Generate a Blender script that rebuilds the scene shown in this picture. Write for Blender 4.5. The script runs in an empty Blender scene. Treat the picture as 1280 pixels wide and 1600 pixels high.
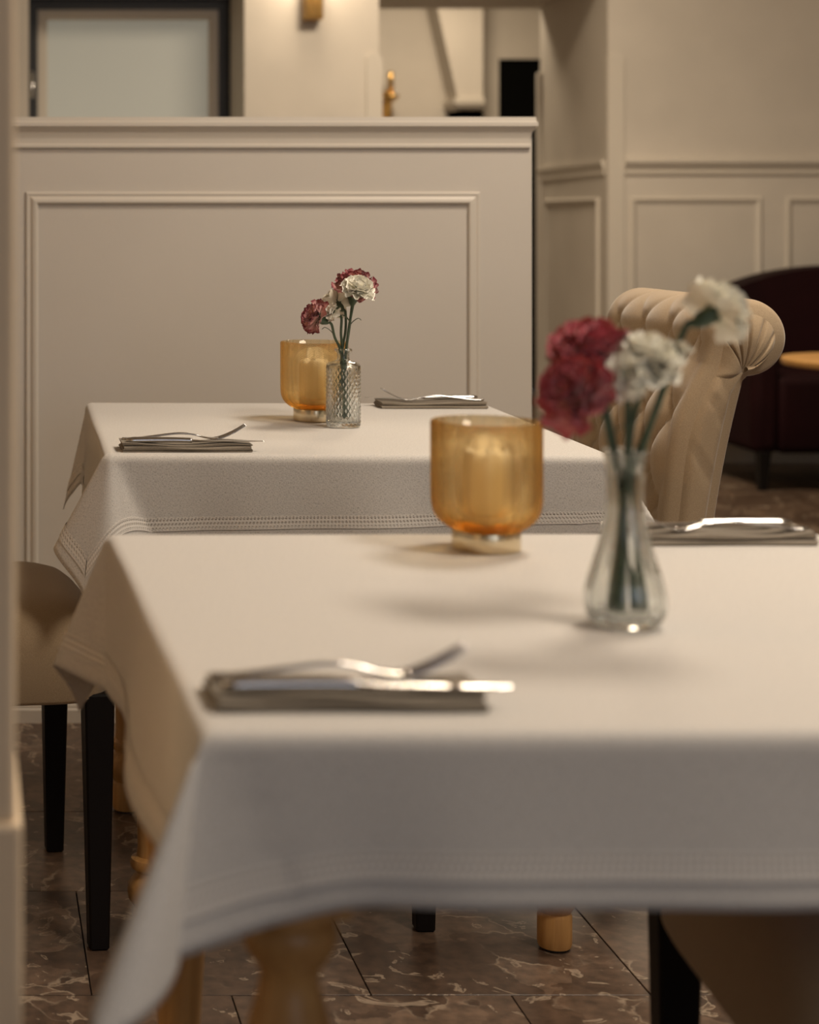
import bpy, bmesh, math, random
import numpy as np
from mathutils import Vector, Matrix

random.seed(7)
rng = np.random.RandomState(11)
S = bpy.context.scene
COL = S.collection
PI = math.pi

# ------------------------------------------------------------------ camera
FPX, VPX, VPY, CAMH = 2839.0, -40.0, 338.0, 1.102
cam_d = bpy.data.cameras.new('camera')
cam = bpy.data.objects.new('camera', cam_d)
COL.objects.link(cam)
cam.location = (0, 0, CAMH)
cam.rotation_euler = (PI / 2, 0, 0)
cam_d.sensor_fit = 'HORIZONTAL'
cam_d.sensor_width = 36.0
cam_d.lens = FPX / 1280 * 36.0
cam_d.shift_x = (640 - VPX) / 1280
cam_d.shift_y = -(800 - VPY) / 1280
cam_d.dof.use_dof = True
cam_d.dof.focus_distance = 2.85
cam_d.dof.aperture_fstop = 5.2
S.camera = cam

# ------------------------------------------------------------------ world, view
W = bpy.data.worlds.new('world')
S.world = W
W.use_nodes = True
bg = W.node_tree.nodes['Background']
bg.inputs[0].default_value = (0.60, 0.72, 0.90, 1)
bg.inputs[1].default_value = 0.5
S.view_settings.view_transform = 'Standard'
S.view_settings.look = 'None'
S.view_settings.gamma = 1
S.view_settings.exposure = 0.0
S.view_settings.use_curve_mapping = False


def area(name, loc, target, size, size_y, power, color, shape='RECTANGLE'):
    l = bpy.data.lights.new(name, 'AREA')
    l.shape = shape
    l.size = size
    if shape in ('RECTANGLE', 'ELLIPSE'):
        l.size_y = size_y
    l.energy = power
    l.color = color
    o = bpy.data.objects.new(name, l)
    COL.objects.link(o)
    o.location = loc
    d = Vector(target) - Vector(loc)
    o.rotation_euler = d.to_track_quat('-Z', 'Y').to_euler()
    return o


# warm ceiling lamps of the dining room
area('ceiling_lamp_light', (1.65, 0.95, 2.93), (1.65, 0.95, 0), 0.7, 0.7, 41, (1.0, 0.86, 0.71), 'DISK')
area('ceiling_lamp_light', (1.60, 2.75, 2.93), (1.60, 2.75, 0), 0.7, 0.7, 48, (1.0, 0.86, 0.70), 'DISK')
area('ceiling_lamp_light', (1.9, 6.3, 2.93), (1.9, 6.3, 0), 0.8, 0.8, 74, (1.0, 0.83, 0.62), 'DISK')
# daylight through the window behind the camera
area('window_daylight', (1.3, -3.12, 1.65), (1.3, 0, 1.45), 2.3, 1.5, 16, (0.82, 0.87, 1.0))
# lamp of the room beyond the opening
area('far_room_lamp_light', (2.7, 10.3, 2.75), (2.7, 10.3, 0), 0.5, 0.5, 28, (1.0, 0.82, 0.60), 'DISK')

# ------------------------------------------------------------------ materials
MATS = {}


def new_mat(name):
    m = bpy.data.materials.new(name)
    m.use_nodes = True
    nt = m.node_tree
    b = nt.nodes['Principled BSDF']
    MATS[name] = m
    return m, nt, b


def N(nt, typ, **kw):
    n = nt.nodes.new(typ)
    for k, v in kw.items():
        if k.startswith('i_'):
            key = k[2:]
            n.inputs[int(key) if key.isdigit() else key.replace('_', ' ')].default_value = v
        else:
            setattr(n, k, v)
    return n


def L(nt, a, b):
    nt.links.new(a, b)


def ramp(nt, fac, stops, interp='LINEAR'):
    r = nt.nodes.new('ShaderNodeValToRGB')
    r.color_ramp.interpolation = interp
    els = r.color_ramp.elements
    while len(els) < len(stops):
        els.new(0.5)
    for e, (p, c) in zip(els, stops):
        e.position = p
        e.color = (c[0], c[1], c[2], 1)
    L(nt, fac, r.inputs[0])
    return r


def mapping(nt, coord='Object', scale=(1, 1, 1), loc=(0, 0, 0)):
    t = nt.nodes.new('ShaderNodeTexCoord')
    mp = nt.nodes.new('ShaderNodeMapping')
    mp.inputs['Scale'].default_value = scale
    mp.inputs['Location'].default_value = loc
    L(nt, t.outputs[coord], mp.inputs[0])
    return mp.outputs[0]


def bump(nt, b, h, strength=0.3, dist=0.001):
    n = nt.nodes.new('ShaderNodeBump')
    n.inputs['Strength'].default_value = strength
    n.inputs['Distance'].default_value = dist
    L(nt, h, n.inputs['Height'])
    L(nt, n.outputs[0], b.inputs['Normal'])


def mix_rgb(nt, fac, a, b, mode='MIX'):
    m = nt.nodes.new('ShaderNodeMix')
    m.data_type = 'RGBA'
    m.blend_type = mode
    for sock, v in ((m.inputs[0], fac), (m.inputs[6], a), (m.inputs[7], b)):
        if isinstance(v, (int, float)):
            sock.default_value = v
        elif isinstance(v, tuple):
            sock.default_value = (v[0], v[1], v[2], 1)
        else:
            L(nt, v, sock)
    return m.outputs[2]


def math_n(nt, op, a, b=None):
    m = nt.nodes.new('ShaderNodeMath')
    m.operation = op
    for i, v in enumerate((a, b)):
        if v is None:
            continue
        if isinstance(v, (int, float)):
            m.inputs[i].default_value = v
        else:
            L(nt, v, m.inputs[i])
    return m.outputs[0]


def mat_paint(name, col, rough=0.55, var=0.06, bscale=60):
    m, nt, b = new_mat(name)
    v = mapping(nt)
    n = N(nt, 'ShaderNodeTexNoise', i_Scale=3.0, i_Detail=4.0)
    L(nt, v, n.inputs['Vector'])
    lo = tuple(c * (1 - var) for c in col)
    hi = tuple(min(1, c * (1 + var)) for c in col)
    r = ramp(nt, n.outputs[0], [(0.3, lo), (0.7, hi)])
    L(nt, r.outputs[0], b.inputs['Base Color'])
    b.inputs['Roughness'].default_value = rough
    n2 = N(nt, 'ShaderNodeTexNoise', i_Scale=float(bscale), i_Detail=3.0)
    L(nt, v, n2.inputs['Vector'])
    bump(nt, b, n2.outputs[0], 0.12, 0.002)
    return m


mat_paint('wall_paint', (0.60, 0.545, 0.47), 0.6)
mat_paint('partition_paint', (0.59, 0.54, 0.47), 0.45, 0.02)
mat_paint('post_warm_lit', (0.80, 0.63, 0.43), 0.6)  # wall colour with the warm bounce light on the post mixed in
mat_paint('trim_paint', (0.62, 0.565, 0.485), 0.4, 0.02)
mat_paint('ceiling_paint', (0.66, 0.61, 0.53), 0.7)
mat_paint('black_paint', (0.012, 0.011, 0.010), 0.4)
mat_paint('black_wood', (0.007, 0.005, 0.004), 0.5)
MATS['black_wood'].node_tree.nodes['Principled BSDF'].inputs['Specular IOR Level'].default_value = 0.2
mat_paint('maroon_velvet', (0.013, 0.0013, 0.002), 0.75, 0.3)
MATS['maroon_velvet'].node_tree.nodes['Principled BSDF'].inputs['Specular IOR Level'].default_value = 0.15
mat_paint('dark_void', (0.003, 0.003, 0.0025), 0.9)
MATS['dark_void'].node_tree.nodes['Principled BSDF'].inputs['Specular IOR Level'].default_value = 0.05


def mat_metal(name, col, rough, metallic=1.0, aniso_scale=None):
    m, nt, b = new_mat(name)
    b.inputs['Metallic'].default_value = metallic
    v = mapping(nt, scale=aniso_scale or (30, 30, 30))
    n = N(nt, 'ShaderNodeTexNoise', i_Scale=6.0, i_Detail=3.0)
    L(nt, v, n.inputs['Vector'])
    r = ramp(nt, n.outputs[0], [(0.3, tuple(c * 0.9 for c in col)), (0.7, col)])
    L(nt, r.outputs[0], b.inputs['Base Color'])
    mr = N(nt, 'ShaderNodeMapRange', i_3=rough * 0.75, i_4=rough * 1.3)
    L(nt, n.outputs[0], mr.inputs[0])
    L(nt, mr.outputs[0], b.inputs['Roughness'])
    return m


mat_metal('steel', (0.74, 0.73, 0.72), 0.14)
mat_metal('brass', (0.72, 0.46, 0.16), 0.25)
mat_metal('brushed_gold', (0.78, 0.66, 0.46), 0.22, aniso_scale=(2, 2, 500))


def mat_wood(name, c0, c1, scale=(14, 14, 1.6), rough=0.42):
    m, nt, b = new_mat(name)
    v = mapping(nt, scale=scale)
    n = N(nt, 'ShaderNodeTexNoise', i_Scale=4.0, i_Detail=6.0, i_Distortion=1.2)
    L(nt, v, n.inputs['Vector'])
    r = ramp(nt, n.outputs[0], [(0.25, c0), (0.75, c1)])
    L(nt, r.outputs[0], b.inputs['Base Color'])
    b.inputs['Roughness'].default_value = rough
    bump(nt, b, n.outputs[0], 0.1, 0.002)
    return m


mat_wood('honey_wood', (0.40, 0.20, 0.06), (0.60, 0.34, 0.12))
mat_wood('table_wood', (0.42, 0.21, 0.06), (0.60, 0.33, 0.10), (2, 14, 14))


def mat_marble():
    m, nt, b = new_mat('marble_tile')
    # world-anchored pattern, broken up per tile by the object's random number
    oi = N(nt, 'ShaderNodeObjectInfo')
    tc = N(nt, 'ShaderNodeTexCoord')
    ad = N(nt, 'ShaderNodeVectorMath', operation='ADD')
    cmb = N(nt, 'ShaderNodeCombineXYZ')
    k = math_n(nt, 'MULTIPLY', oi.outputs['Random'], 37.0)
    L(nt, k, cmb.inputs[0]); L(nt, k, cmb.inputs[1])
    L(nt, tc.outputs['Object'], ad.inputs[0]); L(nt, cmb.outputs[0], ad.inputs[1])
    v = ad.outputs[0]
    nd = N(nt, 'ShaderNodeTexNoise', i_Scale=7.0, i_Detail=5.0)
    L(nt, v, nd.inputs['Vector'])
    wv = mix_rgb(nt, 0.10, v, nd.outputs['Color'], 'LINEAR_LIGHT')
    vor = N(nt, 'ShaderNodeTexVoronoi', feature='F1', i_Scale=9.0)
    L(nt, wv, vor.inputs['Vector'])
    ved = N(nt, 'ShaderNodeTexVoronoi', feature='DISTANCE_TO_EDGE', i_Scale=9.0)
    L(nt, wv, ved.inputs['Vector'])
    cell = ramp(nt, vor.outputs['Color'], [(0.0, (0.066, 0.042, 0.029)), (0.55, (0.115, 0.076, 0.053)),
                                           (1.0, (0.18, 0.125, 0.088))])
    nf = N(nt, 'ShaderNodeTexNoise', i_Scale=45.0, i_Detail=6.0)
    L(nt, v, nf.inputs['Vector'])
    spk = ramp(nt, nf.outputs[0], [(0.3, (0.6, 0.6, 0.6)), (0.7, (1.25, 1.2, 1.15))])
    base = mix_rgb(nt, 1.0, cell.outputs[0], spk.outputs[0], 'MULTIPLY')
    nm = N(nt, 'ShaderNodeTexNoise', i_Scale=5.0, i_Detail=3.0)
    L(nt, v, nm.inputs['Vector'])
    vein = ramp(nt, ved.outputs['Distance'], [(0.0, (1, 1, 1)), (0.035, (0, 0, 0))])
    msk = ramp(nt, nm.outputs[0], [(0.53, (0, 0, 0)), (0.63, (1, 1, 1))])
    fac = math_n(nt, 'MULTIPLY', vein.outputs[0], msk.outputs[0])
    # pale clasts
    nc = N(nt, 'ShaderNodeTexNoise', i_Scale=13.0, i_Detail=4.0, i_Distortion=2.0)
    L(nt, v, nc.inputs['Vector'])
    cl = ramp(nt, nc.outputs[0], [(0.625, (0, 0, 0)), (0.645, (0.75, 0.75, 0.75)), (0.69, (0.1, 0.1, 0.1))])
    fac = math_n(nt, 'MAXIMUM', math_n(nt, 'MULTIPLY', fac, 0.7), cl.outputs[0])
    c = mix_rgb(nt, fac, base, (0.42, 0.33, 0.24))
    L(nt, c, b.inputs['Base Color'])
    b.inputs['Roughness'].default_value = 0.33
    b.inputs['Specular IOR Level'].default_value = 0.4
    bump(nt, b, nf.outputs[0], 0.08, 0.001)


mat_marble()
mat_paint('grout', (0.03, 0.022, 0.016), 0.8)


def mat_linen(name, col, lace=False):
    m, nt, b = new_mat(name)
    va = mapping(nt, 'UV', (1200, 300, 1))
    vb = mapping(nt, 'UV', (300, 1200, 1))
    a = N(nt, 'ShaderNodeTexNoise', i_Scale=1.0, i_Detail=2.0)
    L(nt, va, a.inputs['Vector'])
    c = N(nt, 'ShaderNodeTexNoise', i_Scale=1.0, i_Detail=2.0)
    L(nt, vb, c.inputs['Vector'])
    h = math_n(nt, 'ADD', a.outputs[0], c.outputs[0])
    h2 = math_n(nt, 'MULTIPLY', h, 0.5)
    r = ramp(nt, h2, [(0.36, tuple(x * 0.62 for x in col)), (0.50, col), (0.7, tuple(min(1, x * 1.07) for x in col))])
    L(nt, r.outputs[0], b.inputs['Base Color'])
    b.inputs['Roughness'].default_value = 0.9
    b.inputs['Specular IOR Level'].default_value = 0.15
    b.inputs['Sheen Weight'].default_value = 0.15
    bump(nt, b, h2, 0.55, 0.0012)
    return m


mat_linen('linen', (0.675, 0.645, 0.60))


def mat_lace():
    m, nt, b = new_mat('lace')
    # u runs along the band in metres, v from 0 (hem side) to 1
    tc = N(nt, 'ShaderNodeTexCoord')
    sp = N(nt, 'ShaderNodeSeparateXYZ')
    L(nt, tc.outputs['UV'], sp.inputs[0])
    u, v = sp.outputs[0], sp.outputs[1]
    w = 2 * PI / 0.011
    s1 = math_n(nt, 'SINE', math_n(nt, 'ADD', math_n(nt, 'MULTIPLY', u, w), math_n(nt, 'MULTIPLY', v, 9.4)))
    s2 = math_n(nt, 'SINE', math_n(nt, 'SUBTRACT', math_n(nt, 'MULTIPLY', u, w), math_n(nt, 'MULTIPLY', v, 9.4)))
    pr = math_n(nt, 'MULTIPLY', s1, s2)
    edge = math_n(nt, 'ABSOLUTE', math_n(nt, 'SUBTRACT', v, 0.5))
    e = ramp(nt, edge, [(0.30, (0, 0, 0)), (0.36, (1, 1, 1)), (0.40, (0, 0, 0)), (0.44, (1, 1, 1))])
    braid = ramp(nt, math_n(nt, 'ADD', math_n(nt, 'MULTIPLY', pr, 0.5), 0.5), [(0.25, (0, 0, 0)), (0.45, (1, 1, 1))])
    hgt = math_n(nt, 'MAXIMUM', braid.outputs[0], e.outputs[0])
    c = mix_rgb(nt, hgt, (0.54, 0.50, 0.45), (0.80, 0.76, 0.70))
    L(nt, c, b.inputs['Base Color'])
    b.inputs['Roughness'].default_value = 0.85
    bump(nt, b, hgt, 0.8, 0.0015)


mat_lace()


def mat_fabric(name, c0, c1, scale=900, sheen=0.35, rough=0.85):
    m, nt, b = new_mat(name)
    v = mapping(nt)
    n = N(nt, 'ShaderNodeTexNoise', i_Scale=float(scale), i_Detail=2.0)
    L(nt, v, n.inputs['Vector'])
    r = ramp(nt, n.outputs[0], [(0.3, c0), (0.7, c1)])
    L(nt, r.outputs[0], b.inputs['Base Color'])
    b.inputs['Roughness'].default_value = rough
    b.inputs['Sheen Weight'].default_value = sheen
    b.inputs['Sheen Roughness'].default_value = 0.4
    bump(nt, b, n.outputs[0], 0.25, 0.001)
    return m


mat_fabric('sand_velvet', (0.345, 0.250, 0.150), (0.46, 0.345, 0.215))
mat_fabric('taupe_cotton', (0.185, 0.155, 0.115), (0.25, 0.21, 0.16), 700, 0.1)
mat_fabric('wax', (0.88, 0.78, 0.58), (0.92, 0.83, 0.64), 30, 0.0, 0.5)
MATS['wax'].node_tree.nodes['Principled BSDF'].inputs['Subsurface Weight'].default_value = 0.0
mat_fabric('stem_green', (0.030, 0.055, 0.028), (0.060, 0.095, 0.050), 120, 0.1, 0.5)


def mat_glass(name, tint, trans_tint, fac, rough=0.02):
    m, nt, b = new_mat(name)
    nt.nodes.remove(b)
    out = nt.nodes['Material Output']
    tr = N(nt, 'ShaderNodeBsdfTransparent')
    tr.inputs[0].default_value = (*trans_tint, 1)
    g = N(nt, 'ShaderNodeBsdfGlass')
    g.inputs['Color'].default_value = (*tint, 1)
    g.inputs['Roughness'].default_value = rough
    g.inputs['IOR'].default_value = 1.48
    n = N(nt, 'ShaderNodeTexNoise', i_Scale=25.0)
    L(nt, mapping(nt), n.inputs['Vector'])
    mr = N(nt, 'ShaderNodeMapRange', i_3=fac - 0.04, i_4=fac + 0.04)
    L(nt, n.outputs[0], mr.inputs[0])
    mx = N(nt, 'ShaderNodeMixShader')
    L(nt, mr.outputs[0], mx.inputs[0])
    L(nt, tr.outputs[0], mx.inputs[1])
    L(nt, g.outputs[0], mx.inputs[2])
    L(nt, mx.outputs[0], out.inputs[0])
    return m


mat_glass('amber_glass', (0.995, 0.95, 0.86), (0.995, 0.95, 0.86), 0.42)
_nt = MATS['amber_glass'].node_tree
_va = N(_nt, 'ShaderNodeVolumeAbsorption')
_va.inputs['Color'].default_value = (1.0, 0.84, 0.36, 1)
_va.inputs['Density'].default_value = 80.0
L(_nt, _va.outputs[0], _nt.nodes['Material Output'].inputs['Volume'])
mat_glass('clear_glass', (0.975, 0.985, 0.98), (0.97, 0.98, 0.975), 0.88)


def mat_pane():
    m, nt, b = new_mat('frosted_pane')
    b.inputs['Base Color'].default_value = (0.55, 0.56, 0.52, 1)
    b.inputs['Roughness'].default_value = 0.35
    b.inputs['Transmission Weight'].default_value = 0.25
    b.inputs['Emission Color'].default_value = (0.88, 0.84, 0.68, 1)
    b.inputs['Emission Strength'].default_value = 0.10
    n = N(nt, 'ShaderNodeTexNoise', i_Scale=300.0)
    L(nt, mapping(nt), n.inputs['Vector'])
    bump(nt, b, n.outputs[0], 0.2, 0.001)


mat_pane()


def mat_petal(name, base, mid, edge, e0, e1):
    m, nt, b = new_mat(name)
    tc = N(nt, 'ShaderNodeTexCoord')
    sp = N(nt, 'ShaderNodeSeparateXYZ')
    L(nt, tc.outputs['UV'], sp.inputs[0])
    vs = mapping(nt, 'UV', (9, 1.5, 1))
    n = N(nt, 'ShaderNodeTexNoise', i_Scale=2.0, i_Detail=3.0)
    L(nt, vs, n.inputs['Vector'])
    f = math_n(nt, 'ADD', sp.outputs[1], math_n(nt, 'MULTIPLY', math_n(nt, 'SUBTRACT', n.outputs[0], 0.5), 0.28))
    r = ramp(nt, f, [(0.0, base), (e0, mid), (e1, edge), (1.0, edge)])
    L(nt, r.outputs[0], b.inputs['Base Color'])
    b.inputs['Roughness'].default_value = 0.7
    b.inputs['Sheen Weight'].default_value = 0.2
    return m


mat_petal('petal_picotee', (0.78, 0.60, 0.48), (0.72, 0.38, 0.34), (0.20, 0.010, 0.024), 0.80, 0.97)
mat_petal('petal_red', (0.80, 0.50, 0.46), (0.72, 0.30, 0.31), (0.46, 0.055, 0.080), 0.72, 1.0)
mat_petal('petal_white', (0.62, 0.62, 0.42), (0.88, 0.85, 0.72), (0.93, 0.90, 0.79), 0.4, 0.8)
mat_petal('petal_cream', (0.50, 0.46, 0.30), (0.62, 0.56, 0.42), (0.70, 0.64, 0.50), 0.4, 0.8)


def mat_glow(name, col, strength):
    m, nt, b = new_mat(name)
    b.inputs['Base Color'].default_value = (*col, 1)
    b.inputs['Emission Color'].default_value = (*col, 1)
    b.inputs['Emission Strength'].default_value = strength


mat_glow('lamp_bulb', (1.0, 0.78, 0.5), 12)

# ------------------------------------------------------------------ mesh helpers


def mesh_from(name, verts, faces, smooth=False, uvs=None, sharp=None):
    me = bpy.data.meshes.new(name)
    me.from_pydata([tuple(v) for v in verts], [], faces)
    if uvs is not None:
        uvl = me.uv_layers.new(name='UVMap')
        li = np.empty(len(me.loops), dtype=np.int32)
        me.loops.foreach_get('vertex_index', li)
        uvl.data.foreach_set('uv', np.asarray(uvs, dtype=np.float32)[li].ravel())
    if smooth:
        me.polygons.foreach_set('use_smooth', [True] * len(me.polygons))
        if sharp:
            try:
                me.set_sharp_from_angle(angle=math.radians(sharp))
            except Exception:
                pass
    me.update()
    return me


def link(name, me, mat=None, parent=None, loc=None, rot=None, scale=None):
    o = bpy.data.objects.new(name, me)
    COL.objects.link(o)
    if mat is not None and me is not None and not me.materials:
        me.materials.append(MATS[mat] if isinstance(mat, str) else mat)
    if parent is not None:
        o.parent = parent
    if loc is not None:
        o.location = loc
    if rot is not None:
        o.rotation_euler = rot
    if scale is not None:
        o.scale = scale
    return o


def thing(name, label, cat, loc=(0, 0, 0), rotz=0.0, group=None):
    o = bpy.data.objects.new(name, None)
    COL.objects.link(o)
    o.empty_display_size = 0.05
    o.location = loc
    o.rotation_euler = (0, 0, rotz)
    return tag(o, label, cat, group)


def tag(o, label, cat, group=None):
    o['label'] = label
    o['category'] = cat
    if group:
        o['group'] = group
    return o


def struct(o, label=None):
    o['kind'] = 'structure'
    if label:
        o['label'] = label
    return o


def copy_tree(o, parent=None):
    c = o.copy()
    COL.objects.link(c)
    if parent is not None:
        c.parent = parent
    for ch in list(o.children):
        copy_tree(ch, c)
    return c


class MB:
    """collects pieces of one part"""

    def __init__(self):
        self.v = []
        self.f = []

    def add(self, v, f):
        n = len(self.v)
        self.v += [tuple(x) for x in v]
        self.f += [tuple(i + n for i in q) for q in f]
        return self

    def box(self, x0, x1, y0, y1, z0, z1):
        v = [(x0, y0, z0), (x1, y0, z0), (x1, y1, z0), (x0, y1, z0), (x0, y0, z1), (x1, y0, z1), (x1, y1, z1), (x0, y1, z1)]
        f = [(0, 3, 2, 1), (4, 5, 6, 7), (0, 1, 5, 4), (1, 2, 6, 5), (2, 3, 7, 6), (3, 0, 4, 7)]
        return self.add(v, f)

    def mesh(self, name, smooth=False, sharp=None, bevel=0, seg=2):
        me = mesh_from(name, self.v, self.f, smooth, None, sharp)
        if bevel:
            bm = bmesh.new()
            bm.from_mesh(me)
            bmesh.ops.bevel(bm, geom=list(bm.edges), offset=bevel, segments=seg, affect='EDGES', profile=0.5, clamp_overlap=True)
            bm.to_mesh(me)
            bm.free()
            if smooth:
                me.polygons.foreach_set('use_smooth', [True] * len(me.polygons))
        return me


def lathe(profile, n=48, disp=None, cap0=True, cap1=True, c=(0, 0, 0)):
    v, f = [], []
    m = len(profile)
    for i, (r, z) in enumerate(profile):
        for k in range(n):
            a = 2 * PI * k / n
            rr = r + (disp(r, z, a, i) if disp else 0)
            v.append((c[0] + rr * math.cos(a), c[1] + rr * math.sin(a), c[2] + z))
    for i in range(m - 1):
        for k in range(n):
            k2 = (k + 1) % n
            f.append((i * n + k, i * n + k2, (i + 1) * n + k2, (i + 1) * n + k))
    if cap0:
        f.append(tuple(reversed(range(n))))
    if cap1:
        f.append(tuple((m - 1) * n + k for k in range(n)))
    return v, f


def smooth_profile(pts, sub=6):
    """Catmull-Rom through 2-D or 3-D points"""
    P = [np.array(p, float) for p in pts]
    out = []
    for i in range(len(P) - 1):
        p0 = P[max(i - 1, 0)]
        p1, p2 = P[i], P[i + 1]
        p3 = P[min(i + 2, len(P) - 1)]
        for k in range(sub):
            t = k / sub
            out.append(0.5 * ((2 * p1) + (-p0 + p2) * t + (2 * p0 - 5 * p1 + 4 * p2 - p3) * t * t + (-p0 + 3 * p1 - 3 * p2 + p3) * t ** 3))
    out.append(P[-1])
    return out


def tube(path, radii, n=10, flat=1.0, up=None):
    """sweep an ellipse along a path; flat scales the second axis"""
    P = [Vector(p) for p in path]
    v, f = [], []
    ref = Vector(up) if up else None
    prev = None
    for i, p in enumerate(P):
        t = (P[min(i + 1, len(P) - 1)] - P[max(i - 1, 0)]).normalized()
        if ref is not None:
            a = ref.cross(t).normalized()
        elif prev is None:
            h = Vector((0, 0, 1)) if abs(t.z) < 0.9 else Vector((1, 0, 0))
            a = h.cross(t).normalized()
        else:
            a = (prev - t * prev.dot(t)).normalized()
        prev = a
        b = t.cross(a)
        r = radii[i] if hasattr(radii, '__len__') else radii
        r1, r2 = (r if hasattr(r, '__len__') else (r, r * flat))
        for k in range(n):
            g = 2 * PI * k / n
            v.append(p + a * (r1 * math.cos(g)) + b * (r2 * math.sin(g)))
    for i in range(len(P) - 1):
        for k in range(n):
            k2 = (k + 1) % n
            f.append((i * n + k, i * n + k2, (i + 1) * n + k2, (i + 1) * n + k))
    f.append(tuple(reversed(range(n))))
    f.append(tuple((len(P) - 1) * n + k for k in range(n)))
    return v, f


def sweep_plan(path, profile, closed=False):
    """profile (out, z) swept along a plan polyline with mitred corners; out is to the right of travel"""
    P = [np.array(p, float) for p in path]
    v, f = [], []
    m = len(profile)
    for i, p in enumerate(P):
        d0 = P[i] - P[i - 1] if i > 0 else P[1] - P[0]
        d1 = P[i + 1] - P[i] if i < len(P) - 1 else P[-1] - P[-2]
        d0 = d0 / np.linalg.norm(d0)
        d1 = d1 / np.linalg.norm(d1)
        n0 = np.array([d0[1], -d0[0]])
        n1 = np.array([d1[1], -d1[0]])
        mt = (n0 + n1)
        mt = mt / (mt @ mt) * 2
        for (o, z) in profile:
            q = p + mt * o
            v.append((q[0], q[1], z))
    for i in range(len(P) - 1):
        for k in range(m - 1):
            f.append((i * m + k, (i + 1) * m + k, (i + 1) * m + k + 1, i * m + k + 1))
    f.append(tuple(range(m)))
    f.append(tuple(reversed([(len(P) - 1) * m + k for k in range(m)])))
    return v, f


def panel_frame(o, u, n, w, h, profile):
    """picture-frame moulding: o lower-left corner, u along, z up, n towards the viewer; profile (inset, proud)"""
    o, u, n = Vector(o), Vector(u), Vector(n)
    z = Vector((0, 0, 1))
    v, f = [], []
    for (d, p) in profile:
        for (a, b) in ((d, d), (w - d, d), (w - d, h - d), (d, h - d)):
            v.append(o + u * a + z * b + n * p)
    for i in range(len(profile) - 1):
        for k in range(4):
            k2 = (k + 1) % 4
            f.append((i * 4 + k, i * 4 + k2, (i + 1) * 4 + k2, (i + 1) * 4 + k))
    return v, f


# ------------------------------------------------------------------ structure
WALL_Y = 8.13
ROOM_X0, ROOM_X1, ROOM_Y0, CEIL = -2.4, 5.2, -3.2, 3.0

# floor: base bed and marble tiles laid in a half-offset bond
b = MB().box(ROOM_X0 - .2, ROOM_X1 + .2, ROOM_Y0 - .2, 12.2, -0.12, -0.006)
floor = struct(link('floor', b.mesh('floor'), 'marble_tile'), 'brown marble floor laid in offset square tiles')
TS, GAP = 0.396, 0.0022
tme = MB().box(-TS / 2 + GAP / 2, TS / 2 - GAP / 2, -TS / 2 + GAP / 2, TS / 2 - GAP / 2, -0.012, 0.0).mesh('tile', bevel=0.0005, seg=1)
tme.materials.append(MATS['marble_tile'])
row0 = 2.572
gb = MB().box(-0.9, 4.0, 0.6, 8.12, -0.010, -0.004)
link('grout_bed', gb.mesh('grout_bed'), 'grout', floor)
for r in range(-4, 14):
    y = row0 + (r + 0.5) * TS
    off = 0.166 if r % 2 == 0 else 0.166 + TS / 2
    for cidx in range(-2, 10):
        x = off + (cidx + 0.5) * TS
        if not (-0.75 < x < 3.9):
            continue
        t = link('tile', tme, None, floor, (x, y, random.uniform(-0.0006, 0.0)))
        t.rotation_euler = (random.uniform(-.0015, .0015), random.uniform(-.0015, .0015), random.choice((0, PI / 2, PI)))

struct(link('ceiling', MB().box(ROOM_X0 - .2, ROOM_X1 + .2, ROOM_Y0 - .2, 12.2, CEIL, CEIL + 0.15).mesh('ceiling'), 'ceiling_paint'))
struct(link('wall_left', MB().box(ROOM_X0 - .15, ROOM_X0, ROOM_Y0 - .2, 12.2, 0, CEIL).mesh('wall_left'), 'wall_paint'))
struct(link('wall_right', MB().box(ROOM_X1, ROOM_X1 + .15, ROOM_Y0 - .2, 12.2, 0, CEIL).mesh('wall_right'), 'wall_paint'))
# wall behind the camera with the window that lets the daylight in
wx0, wx1, wz0, wz1 = 0.1, 2.5, 0.85, 2.45
b = MB()
b.box(ROOM_X0, wx0, ROOM_Y0 - .2, ROOM_Y0, 0, CEIL).box(wx1, ROOM_X1, ROOM_Y0 - .2, ROOM_Y0, 0, CEIL)
b.box(wx0, wx1, ROOM_Y0 - .2, ROOM_Y0, 0, wz0).box(wx0, wx1, ROOM_Y0 - .2, ROOM_Y0, wz1, CEIL)
struct(link('wall_front', b.mesh('wall_front'), 'wall_paint'))
b = MB()
for xx in (wx0, (wx0 + wx1) / 2 - .03, wx1 - .06):
    b.box(xx, xx + .06, ROOM_Y0 - .12, ROOM_Y0 - .06, wz0, wz1)
b.box(wx0, wx1, ROOM_Y0 - .12, ROOM_Y0 - .06, wz0, wz0 + .06).box(wx0, wx1, ROOM_Y0 - .12, ROOM_Y0 - .06, wz1 - .06, wz1)
struct(link('window_2', b.mesh('window_2'), 'trim_paint'))

# back wall with window recess and opening
RX0, RX1, OPX0, OPX1, RETY = 0.2434, 1.2085, 1.81, 2.835, 9.6
RETX = 2.99
WINY = 8.60
LINZ = 2.198
b = MB()
b.box(ROOM_X0, RX0, WALL_Y, 9.6, 0, CEIL)
b.box(RX0, RX1, WALL_Y, 9.6, 2.17, CEIL)
b.box(RX0, RX1, WALL_Y, 9.6, 0, 0.80)
b.box(RX0, RX1, WINY + 0.08, 9.6, 0.80, 2.17)
b.box(RX1, OPX0, WALL_Y, 9.6, 0, CEIL)
b.box(OPX0, RETX + .1, WALL_Y + .004, 9.596, LINZ, CEIL - .002)
wall_back = struct(link('wall_back', b.mesh('wall_back'), 'wall_paint'), 'cream wall with window recess and wide opening behind the partition')
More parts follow.
